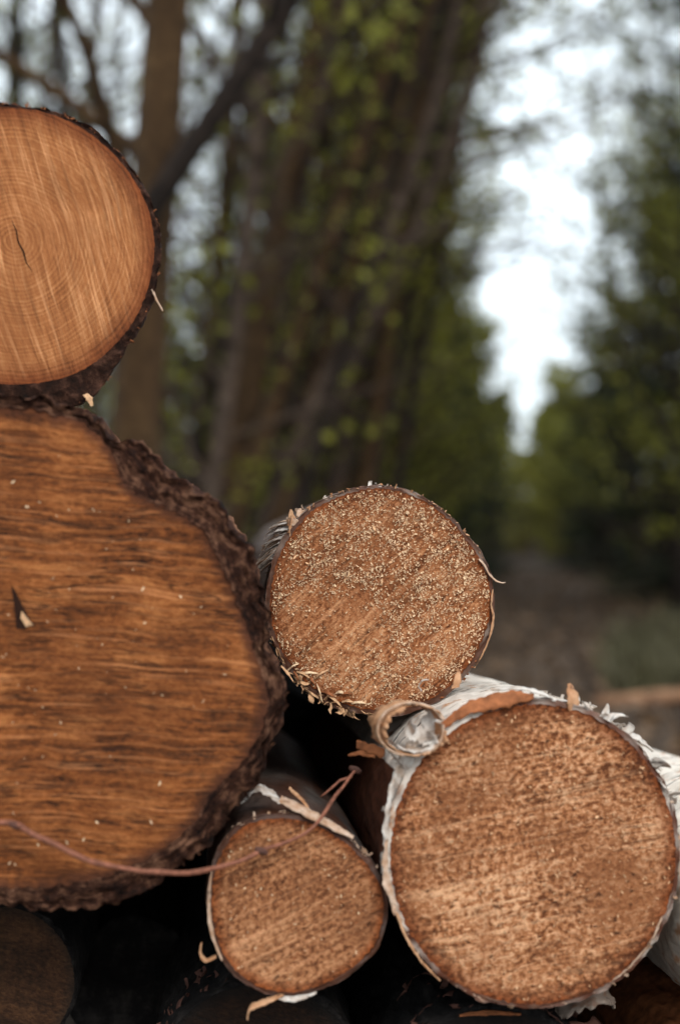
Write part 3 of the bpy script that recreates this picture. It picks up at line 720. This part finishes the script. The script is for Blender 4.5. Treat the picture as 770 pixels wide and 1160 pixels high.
g = mb.build('path', M['path']); tag(g, 'trodden grey brown earth track running away between the trees', 'path', None, 'structure')

# ------------------------------------------------------------------ vegetation
M['trunk_brown'] = bark('mossy brown tree bark', (.012, .007, .004), (.060, .032, .014), (.12, .070, .030), 26, .5, 1.0, .02)
M['trunk_grey'] = bark('grey brown tree bark', (.012, .008, .005), (.070, .047, .034), (.15, .108, .082), 26, .5, 1.0, .02)
M['trunk_dark'] = bark('dark tree bark', (.007, .005, .004), (.018, .012, .009), (.040, .027, .020), 26, .5, 1.0, .02)
M['leaf'] = foliage('young spring leaves', (.024, .026, .005), (.36, .34, .045), .45)
M['needle'] = foliage('spruce needles', (.005, .009, .004), (.026, .034, .010), .15)
M['needle_far'] = foliage('distant leaves', (.06, .065, .012), (.40, .38, .075), .4)
M['grass'] = foliage('grass blades', (.035, .028, .014), (.12, .105, .05), .25)
M['litter'] = foliage('dead fallen leaves', (.04, .022, .012), (.20, .12, .065), .1)

def leaf_quad(mb, p, s, rnd, tone):
    a = Vector((rnd.uniform(-1, 1), rnd.uniform(-1, 1), rnd.uniform(-.7, .5))).normalized()
    b = a.cross(Vector((rnd.uniform(-1, 1), rnd.uniform(-1, 1), rnd.uniform(-1, 1)))).normalized()
    w = s * .36
    mb.add([p, p + a * s * .45 + b * w, p + a * s, p + a * s * .45 - b * w], [(0, 1, 2, 3)], tone)

def broadleaf(seed, H, r0, limbs, leaf_n, leaf_s, wiggle=.25, limb_from=.12, crown_spread=1.0, tm='trunk_grey', lm='leaf', twigs=5):
    rnd = random.Random(seed); tr = MB(); lf = MB()
    pts = []; rad = []
    for i in range(15):
        t = i / 14
        pts.append(Vector((wiggle * noise.noise(Vector((t * 2.2, seed, 0))) * t * 2, wiggle * noise.noise(Vector((t * 2.2, seed, 9))) * t * 2, H * t - .12 * (i == 0))))
        rad.append(r0 * (1 - t) ** .8 + .006 + (r0 * .35 if i == 0 else 0))
    tr.tube(pts, rad, 9)
    for l in range(limbs):
        t = limb_from + (1 - limb_from) * (l + rnd.random()) / limbs * .98
        fi = t * 14; i = min(13, int(fi)); p = pts[i].lerp(pts[i + 1], fi - i)
        az = rnd.uniform(0, 2 * PI); L = H * rnd.uniform(.10, .22) * (1.15 - t * .6) * crown_spread
        d = Vector((math.cos(az), math.sin(az), rnd.uniform(.25, 1.0))).normalized()
        lp = [p]; q = p.copy()
        for s in range(5):
            d = (d + Vector((rnd.uniform(-.25, .25), rnd.uniform(-.25, .25), rnd.uniform(-.12, .22)))).normalized()
            q = q + d * L / 5; lp.append(q.copy())
        rr = max(.006, r0 * (1 - t) * .42)
        tr.tube(lp, [rr * (1 - s / 5.5) + .002 for s in range(6)], 5, False)
        for k in range(twigs):
            s = rnd.uniform(.25, 1) * 4.99; j = int(s); b = lp[j].lerp(lp[j + 1], s - j)
            td = (d + Vector((rnd.uniform(-1, 1), rnd.uniform(-1, 1), rnd.uniform(-.6, .6)))).normalized()
            tl = L * rnd.uniform(.18, .42)
            m1 = b + td * tl * .5 + Vector((0, 0, rnd.uniform(-.02, .03))); e = b + td * tl + Vector((0, 0, rnd.uniform(-.06, .06)))
            tr.tube([b, m1, e], [.0045, .0035, .0015], 3, False)
            base = rnd.random()
            dens = max(0, noise.noise(b * .55 + Vector((seed, 0, 0))) + .45)
            for _ in range(int(leaf_n * dens * 1.6)):
                w = rnd.random(); c_ = b.lerp(e, w) + Vector((rnd.gauss(0, .07), rnd.gauss(0, .07), rnd.gauss(0, .07)))
                leaf_quad(lf, c_, leaf_s * rnd.uniform(.6, 1.3), rnd, min(1, max(0, base * .55 + rnd.random() * .45)))
    return [('trunk', tr.mesh('trunk', M[tm])), ('crown', lf.mesh('crown', M[lm], False, 'tone'))]

def spruce(seed, H, r0, spread, dead=.25, whorls=34, dens=1.0, nm='needle'):
    rnd = random.Random(seed); tr = MB(); lf = MB()
    pts = [Vector((.05 * noise.noise(Vector((t, seed, 0))), .05 * noise.noise(Vector((t, seed, 5))), H * t - (.12 if t == 0 else 0))) for t in [i / 10 for i in range(11)]]
    tr.tube(pts, [r0 * (1 - i / 10) + .008 for i in range(11)], 8)
    for w in range(whorls):
        t = .03 + .96 * (w + rnd.random() * .5) / whorls
        z = H * t; n = rnd.randint(4, 6)
        for k in range(n):
            az = rnd.uniform(0, 2 * PI)
            L = spread * (1 - t) ** .75 * rnd.uniform(.6, 1.15) + .12
            if t < dead and rnd.random() < .6: isdead = True
            else: isdead = False
            d0 = Vector((math.cos(az), math.sin(az), 0)); side = Vector((-d0.y, d0.x, 0))
            lp = []
            for s in range(5):
                u = s / 4
                lp.append(Vector((0, 0, z)) + d0 * L * u + Vector((0, 0, L * (-.35 * u + .22 * u * u) * (1.3 - t))) + side * L * .06 * rnd.uniform(-1, 1))
            tr.tube(lp, [.012 * (1 - s / 5) * (1.2 - t) + .003 for s in range(5)], 4, False)
            if isdead:
                for _ in range(5):
                    s = rnd.uniform(.3, 1) * 3.99; j = int(s); b = lp[j].lerp(lp[j + 1], s - j)
                    e = b + (d0 * .4 + side * rnd.uniform(-1, 1) + Vector((0, 0, rnd.uniform(-.6, .2)))).normalized() * L * .3
                    tr.tube([b, e], [.004, .001], 3, False)
                continue
            tone = rnd.random()
            m = int((7 + 9 * L) * dens)
            for q in range(m):
                u = (q + rnd.random()) / m; s = min(3.99, (.18 + .82 * u) * 4); j = int(s); b = lp[j].lerp(lp[j + 1], s - j)
                for sg in (-1, 1):
                    l = L * .34 * (1.1 - u) * rnd.uniform(.6, 1.3) + .05
                    dv = (d0 * .65 + side * sg * rnd.uniform(.5, 1) + Vector((0, 0, rnd.uniform(-.55, .05)))).normalized()
                    wv = (Vector((0, 0, 1)) * rnd.uniform(.3, 1) + side * rnd.uniform(-.6, .6)).normalized() * rnd.uniform(.018, .035)
                    e = b + dv * l; mdl = b + dv * l * .5 - Vector((0, 0, l * .04))
                    lf.add([b - wv * .5, mdl - wv, e, mdl + wv, b + wv * .5], [(0, 1, 2, 3, 4)], min(1, tone * .5 + rnd.random() * .5))
    return [('trunk', tr.mesh('trunk', M['trunk_dark'])), ('crown', lf.mesh('crown', M[nm], False, 'tone'))]

def shrub(seed, H, stems, leaf_n, lm='leaf', leaf_s=.05):
    rnd = random.Random(seed); tr = MB(); lf = MB()
    for s in range(stems):
        az = rnd.uniform(0, 2 * PI); d = Vector((math.cos(az) * rnd.uniform(.1, .55), math.sin(az) * rnd.uniform(.1, .55), 1)).normalized()
        p = Vector((rnd.gauss(0, .12), rnd.gauss(0, .12), -.08)); pts = [p.copy()]
        h = H * rnd.uniform(.5, 1.1)
        for i in range(6):
            d = (d + Vector((rnd.uniform(-.2, .2), rnd.uniform(-.2, .2), .05))).normalized(); p = p + d * h / 6; pts.append(p.copy())
        tr.tube(pts, [.012 * (1 - i / 6.5) + .002 for i in range(7)], 5, False)
        for k in range(9):
            q = rnd.uniform(1, 5.99); j = int(q); b = pts[j].lerp(pts[j + 1], q - j)
            e = b + (d * .6 + Vector((rnd.uniform(-1, 1), rnd.uniform(-1, 1), rnd.uniform(-.3, .6)))).normalized() * h * rnd.uniform(.12, .3)
            tr.tube([b, b.lerp(e, .5) + Vector((0, 0, .01)), e], [.005, .003, .001], 3, False)
            base = rnd.random()
            for _ in range(leaf_n):
                leaf_quad(lf, b.lerp(e, rnd.random()) + Vector((rnd.gauss(0, .04), rnd.gauss(0, .04), rnd.gauss(0, .04))), leaf_s * rnd.uniform(.6, 1.3), rnd, min(1, base * .5 + rnd.random() * .5))
    return [('stems', tr.mesh('stems', M['trunk_grey'])), ('foliage', lf.mesh('foliage', M[lm], False, 'tone'))]

V = {
    'pole': [broadleaf(11, 11, .040, 52, 5, .065, .5, .05, .55), broadleaf(12, 12, .046, 56, 5, .065, .6, .05, .5), broadleaf(13, 10, .032, 50, 6, .06, .7, .05, .6), broadleaf(14, 12, .042, 52, 5, .07, .5, .05, .5, tm='trunk_brown')],
    'stem': [broadleaf(35, 11, .036, 22, 3, .06, .35, .2, .45, 'trunk_dark'), broadleaf(36, 12, .042, 24, 3, .06, .5, .2, .4, 'trunk_brown'), broadleaf(37, 10, .030, 22, 3, .06, .6, .2, .45, 'trunk_dark')],
    'brown': [broadleaf(21, 13, .10, 34, 10, .065, .3, .12, 1.0, 'trunk_brown')],
    'dark': [broadleaf(31, 9, .042, 22, 6, .06, .35, .2, .8, 'trunk_dark')],
    'bare': [broadleaf(41, 12, .07, 54, 4, .055, .5, .1, 1.1, 'trunk_grey', 'leaf', 9), broadleaf(42, 11, .06, 54, 4, .055, .5, .1, 1.2, 'trunk_dark', 'leaf', 9)],
    'leafy': [broadleaf(51, 11, .08, 60, 22, .075, .4, .04, 1.25, 'trunk_dark', 'leaf', 7), broadleaf(52, 9, .07, 56, 22, .075, .4, .04, 1.3, 'trunk_dark', 'leaf', 7)],
    'spruce': [spruce(61, 12, .13, 2.0), spruce(62, 10, .11, 1.7), spruce(63, 14, .15, 2.3, .3)],
    'shrub': [shrub(71, 1.6, 9, 7), shrub(72, 1.1, 8, 8), shrub(73, 2.2, 10, 9)],
    'far': [broadleaf(81, 9, .12, 60, 34, .26, .4, .02, 1.3, 'trunk_grey', 'needle_far', 6), broadleaf(82, 8, .12, 60, 34, .26, .4, .02, 1.3, 'trunk_grey', 'needle_far', 6)],
}

def plant(kind, var, x, y, name, label, cat, group, lean=0.0, lean_y=0.0, rz=0.0, s=1.0):
    root = empty(name, (x, y, gz(x, y) if -12 < x < 22 and y < 100 else 0.0))
    mtx = Matrix.Rotation(math.radians(lean), 3, 'Y') @ Matrix.Rotation(math.radians(lean_y), 3, 'X') @ Matrix.Rotation(rz, 3, 'Z')
    root.rotation_euler = mtx.to_euler(); root.scale = (s, s, s)
    tag(root, label, cat, group)
    for nm, me in V[kind][var % len(V[kind])]:
        o = bpy.data.objects.new(nm, me); COL.objects.link(o); o.parent = root
    return root

def px_tree(kind, var, px, d, label, lean=0.0, s=1.0, group=None, rz=0.0, name='broadleaf_tree', lean_y=0.0):
    """px = photograph column the stem crosses at eye level"""
    x = (px - 385) / F * d - math.tan(math.radians(lean)) * .58
    return plant(kind, var, x, d, name, label, 'tree', group, lean, lean_y, rz, s)

GL = 'slim trees leaning over the track on its left'
px_tree('brown', 0, 146, 5.6, 'stout mossy brown trunk rising behind the topmost log', 3.5, 1.0, None, .4)
px_tree('dark', 0, -62, 5.3, 'thin blackish stem slanting steeply up to the right behind the topmost log', 33, 1.15, None, 1.2)
px_tree('bare', 1, 12, 7.0, 'thin straight dark trunk at the top left corner', .5, .62, None, 2.0)
px_tree('dark', 0, 45, 8.6, 'slender dark stem just right of the corner trunk', 1.5, 1.0, None, 3.3)
rnd = random.Random(91)
near = [(232, 6.6, 8), (258, 7.4, 13), (292, 7.0, 15), (322, 8.4, 12), (346, 9.5, 13), (366, 8.8, 9), (286, 10.5, 10), (215, 8.8, 7), (402, 11.5, 7), (420, 13, 6), (196, 11, 6), (360, 12, 15),
        (246, 9.6, 11), (308, 12, 13), (335, 14, 9), (385, 14.5, 8), (436, 15, 4), (270, 14, 8),
        (310, 7.8, 18), (226, 7.6, 12), (278, 8.6, 17), (330, 11, 16), (346, 9.9, 14), (300, 9.6, 12), (372, 10.4, 9), (400, 14, 9), (330, 16, 11), (250, 12, 14), (205, 9.6, 10), (440, 17, 4), (378, 17, 8)]
for i, (px, d, ln) in enumerate(near):
    px_tree('pole', i, px, d, 'slim grey brown trunk leaning to the right among its like behind the logs', ln + rnd.uniform(-1.5, 1.5), rnd.uniform(.9, 1.15), GL, rnd.uniform(0, 6))
for i in range(44):
    px, d, ln = 200 + (i * 67) % 235 + rnd.uniform(-8, 8), rnd.uniform(6.5, 15), rnd.uniform(9, 19)
    if px > 360: ln *= .6; d = max(d, 8.5)
    px_tree('stem', i, px, d, 'slim grey brown trunk leaning to the right among its like behind the logs', ln, rnd.uniform(.7, 1.05), GL, rnd.uniform(0, 6))
for i in range(26):
    d = rnd.uniform(12, 34); x = path_x(d) - rnd.uniform(2.3, 4.2) - rnd.random() ** 2 * 7
    plant(('pole', 'bare', 'stem', 'pole', 'bare', 'leafy')[i % 6], i, x, d, 'broadleaf_tree', 'blurred broadleaf tree deeper in the wood left of the track', 'tree', 'trees deeper in the left wood', rnd.uniform(2, 7), rnd.uniform(-3, 3), rnd.uniform(0, 6), rnd.uniform(.8, 1.1))
for i in range(30):
    d = rnd.uniform(14, 48); x = path_x(d) - rnd.uniform(2.2, 5) - rnd.random() * d * .38
    plant('spruce', i, x, d, 'spruce_tree', 'dark blurred spruce in the wood left of the track', 'tree', 'spruces left of the track', rnd.uniform(-1, 2), 0, rnd.uniform(0, 6), (d * rnd.uniform(.10, .22) + .6) / 12)
for i, (px, d, s) in enumerate([(556, 34, .50), (532, 27, .52), (508, 21, .52), (492, 25, .62), (520, 33, .68), (478, 17, .50), (440, 16, .5), (412, 13, .40), (455, 22, .6), (380, 15, .42), (345, 14, .36)]):
    px_tree('spruce', i, px, d, ['small dark spruce standing nearest the end of the track on its left', 'dark spruce at the edge of the left wood'][min(i, 1)], 0, s, None if i == 0 else 'dark spruces edging the track', i * 1.3, 'spruce_tree')
for i, (px, d, s_) in enumerate([(452, 13, .62), (462, 14, .55), (420, 12, .6), (395, 15, .7)]):
    px_tree('leafy', i, px, d, 'leafy broadleaf tree at the edge of the left wood', rnd.uniform(0, 3), s_, 'leafy trees edging the track on its left', i * 1.7)
for i in range(12):
    px_tree('spruce', i, 70 + i * 27 + rnd.uniform(-9, 9), rnd.uniform(13, 22), 'dark blurred spruce in the wood left of the track', 0, rnd.uniform(.27, .42), 'spruces left of the track', i * 1.1, 'spruce_tree')
# right of the track
for i, (px, d, s, k) in enumerate([(752, 13, .40, 'spruce'), (768, 10, .62, 'leafy'), (830, 12, .6, 'spruce'), (722, 19, .40, 'spruce'), (748, 15, .62, 'leafy'), (698, 25, .42, 'spruce'), (760, 20, .8, 'bare'), (678, 33, .42, 'spruce'), (850, 8.5, .6, 'leafy'),
                                   (738, 22, .7, 'leafy'), (716, 30, .55, 'leafy'), (750, 27, .55, 'spruce'), (790, 23, .5, 'spruce'), (674, 44, .45, 'leafy'), (850, 16, .7, 'spruce'), (662, 40, .62, 'spruce'), (672, 31, .52, 'spruce'), (684, 24, .45, 'spruce'), (780, 30, .9, 'leafy'), (740, 36, .9, 'leafy'), (724, 14, .5, 'bare'), (775, 14, .75, 'bare')]):
    if k == 'spruce': px_tree(k, i, px, d, 'dark spruce in the wood right of the track', rnd.uniform(-1, 1), s, 'spruces right of the track', i * .9, 'spruce_tree')
    else: px_tree(k, i, px, d, 'dark green broadleaf tree in the wood right of the track', rnd.uniform(-6, 2), s, 'broadleaf trees right of the track', i * .9)
for i in range(22):
    d = rnd.uniform(14, 50); x = path_x(d) + rnd.uniform(2.4, 5) + rnd.random() * d * .3
    plant('spruce', i, x, d, 'spruce_tree', 'dark spruce in the wood right of the track', 'tree', 'spruces right of the track', rnd.uniform(-1, 1), 0, rnd.uniform(0, 6), rnd.uniform(.5, .8))
# where the track ends
for i in range(34):
    d = rnd.uniform(50, 85); x = path_x(d) + rnd.uniform(-12, 12)
    plant('far', i, x, d, 'broadleaf_tree', 'pale green distant tree closing the far end of the track', 'tree', 'distant trees at the end of the track', rnd.uniform(-3, 3), 0, rnd.uniform(0, 6), rnd.uniform(.72, 1.0))
for i in range(26):
    d = rnd.uniform(44, 60); x = path_x(d) + rnd.uniform(-5, 5)
    plant('shrub', i, x, d, 'shrub', 'distant shrub closing the far end of the track', 'shrub', 'distant shrubs at the end of the track', rnd.uniform(-8, 8), 0, rnd.uniform(0, 6), rnd.uniform(1.2, 2.0))
for i in range(16):
    d = rnd.uniform(46, 60); x = path_x(d) + rnd.uniform(-4, 4)
    plant('far', i, x, d, 'broadleaf_tree', 'pale green distant tree closing the far end of the track', 'tree', 'distant trees at the end of the track', rnd.uniform(-3, 3), 0, rnd.uniform(0, 6), rnd.uniform(.5, .7))
# shrubs
for i in range(46):
    d = rnd.uniform(5.5, 26); sd_ = -1 if rnd.random() < .6 else 1
    x = path_x(d) + sd_ * (1.35 + rnd.random() * (3.2 if sd_ < 0 else 2.2) * (.3 + d / 20))
    if sd_ > 0 and d < 8: d += 4; x = path_x(d) + 1.6 + rnd.random() * 2
    plant('shrub', i, x, d, 'shrub', ['loose leafy shrub under the trees left of the track', 'loose leafy shrub under the trees right of the track'][sd_ > 0], 'shrub', ['shrubs left of the track', 'shrubs right of the track'][sd_ > 0], rnd.uniform(-8, 8), 0, rnd.uniform(0, 6), rnd.uniform(.6, 1.2))

# grass along the edges, dead leaves over everything : stuff
mb = MB()
for _ in range(9000):
    y = 4.2 + rnd.random() ** 1.6 * 22; sd_ = rnd.choice((-1, 1, 1)); x = path_x(y) + sd_ * (.75 + rnd.random() ** 1.3 * 2.0)
    if noise.noise(Vector((x * 1.3, y * 1.3, 2))) < -.05: continue
    h = rnd.uniform(.06, .22); a = rnd.uniform(0, 2 * PI); w = Vector((math.cos(a), math.sin(a), 0)) * .004
    b = Vector((x, y, gz(x, y) - .005)); l = Vector((rnd.gauss(0, .35), rnd.gauss(0, .35), 1)).normalized()
    mb.add([b - w, b + w, b + l * h * .6 + w * .7, b + l * h + Vector((l.x, l.y, -.15)) * h * .5, b + l * h * .6 - w * .7], [(0, 1, 2, 3, 4)], rnd.random())
for _ in range(2600):
    y = rnd.uniform(4.9, 8.5); x = y * rnd.uniform(.19, .27)
    if noise.noise(Vector((x * 2.3, y * 1.3, 5))) < -.1: continue
    h = rnd.uniform(.08, .30); a = rnd.uniform(0, 2 * PI); w = Vector((math.cos(a), math.sin(a), 0)) * .004
    b = Vector((x, y, gz(x, y) - .005)); l = Vector((rnd.gauss(0, .3), rnd.gauss(0, .3), 1)).normalized()
    mb.add([b - w, b + w, b + l * h * .6 + w * .7, b + l * h + Vector((l.x, l.y, -.15)) * h * .5, b + l * h * .6 - w * .7], [(0, 1, 2, 3, 4)], rnd.random())
o = mb.build('grass', M['grass'], None, False, 'tone'); tag(o, 'thin dull grass growing along the edges of the track', 'grass', None, 'stuff')
mb = MB()
for _ in range(9000):
    y = 3.0 + rnd.random() ** 1.5 * 22; x = path_x(y) + rnd.gauss(0, 1.6)
    off = abs(x - path_x(y))
    z = gz(x, y) + (.042 if off < 1.15 else .01)
    leaf_quad(mb, Vector((x, y, z + .004)), rnd.uniform(.03, .07), rnd, rnd.random())
o = mb.build('fallen_leaves', M['litter'], None, False, 'tone'); tag(o, 'dead brown leaves scattered over the track and forest floor', 'leaves', None, 'stuff')

# a broken branch lying across the near right edge of the track
fb = empty('fallen_branch', (1.12, 4.75, .05)); tag(fb, 'tan brown broken branch lying on the ground behind the white barked log', 'branch')
mb = MB(); mb.tube([Vector((x, .04 * math.sin(x * 9), .01 * math.cos(x * 11))) for x in [-.28, -.18, -.08, .02, .12, .22, .34]], [.024, .028, .03, .028, .03, .026, .02], 10)
mb.build('stem', M['branch'], fb)
mb = MB(); mb.tube([Vector((.06, .0, .02)), Vector((.12, .05, .05)), Vector((.22, .08, .07))], [.012, .009, .004], 7); mb.build('side_branch', M['branch'], fb)

# ------------------------------------------------------------------ light
SUN_EL, SUN_AZ = math.radians(37), math.radians(160)     # azimuth clockwise from +Y : behind the camera, to its right
sdir = Vector((math.sin(SUN_AZ) * math.cos(SUN_EL), math.cos(SUN_AZ) * math.cos(SUN_EL), math.sin(SUN_EL)))
sun_d = bpy.data.lights.new('sun', 'SUN'); sun_d.energy = 1.5; sun_d.angle = math.radians(14); sun_d.color = (1, .95, .88)
sun = bpy.data.objects.new('sun', sun_d); COL.objects.link(sun); sun.location = sdir * 50
sun.rotation_euler = (-sdir).to_track_quat('-Z', 'Y').to_euler()
w = bpy.data.worlds.new('World'); scn.world = w; w.use_nodes = True
nt = w.node_tree; nt.nodes.clear()
out = nt.nodes.new('ShaderNodeOutputWorld'); bg = nt.nodes.new('ShaderNodeBackground'); sky = nt.nodes.new('ShaderNodeTexSky')
sky.sky_type = 'NISHITA'; sky.sun_disc = False; sky.sun_elevation = SUN_EL; sky.sun_rotation = SUN_AZ
sky.air_density = 1.0; sky.dust_density = 4.0
hs = nt.nodes.new('ShaderNodeHueSaturation'); hs.inputs['Saturation'].default_value = .5; hs.inputs['Value'].default_value = 1.0
nt.links.new(sky.outputs[0], hs.inputs['Color'])
# a bright, thin overcast over the blue sky
tc = nt.nodes.new('ShaderNodeTexCoord'); cn = nt.nodes.new('ShaderNodeTexNoise'); cn.inputs['Scale'].default_value = 3.2; cn.inputs['Detail'].default_value = 5
nt.links.new(tc.outputs['Generated'], cn.inputs['Vector'])
cr_ = nt.nodes.new('ShaderNodeValToRGB'); cr_.color_ramp.elements[0].position = .34; cr_.color_ramp.elements[0].color = (.65, .65, .65, 1); cr_.color_ramp.elements[1].position = .6; cr_.color_ramp.elements[1].color = (.92, .92, .92, 1)
nt.links.new(cn.outputs['Fac'], cr_.inputs[0])
mx = nt.nodes.new('ShaderNodeMix'); mx.data_type = 'RGBA'
nt.links.new(cr_.outputs[0], mx.inputs[0]); nt.links.new(hs.outputs[0], mx.inputs[6]); mx.inputs[7].default_value = (12.4, 13.9, 14.9, 1)
nt.links.new(mx.outputs[2], bg.inputs[0]); bg.inputs[1].default_value = .145
nt.links.new(bg.outputs[0], out.inputs[0])

scn.view_settings.view_transform = 'Standard'; scn.view_settings.look = 'None'
scn.view_settings.exposure = 0.0; scn.view_settings.gamma = 1.0; scn.view_settings.use_curve_mapping = False
scn.cycles.use_denoising = True
scn.cycles.max_bounces = 5; scn.cycles.diffuse_bounces = 3; scn.cycles.transmission_bounces = 3; scn.cycles.transparent_max_bounces = 4
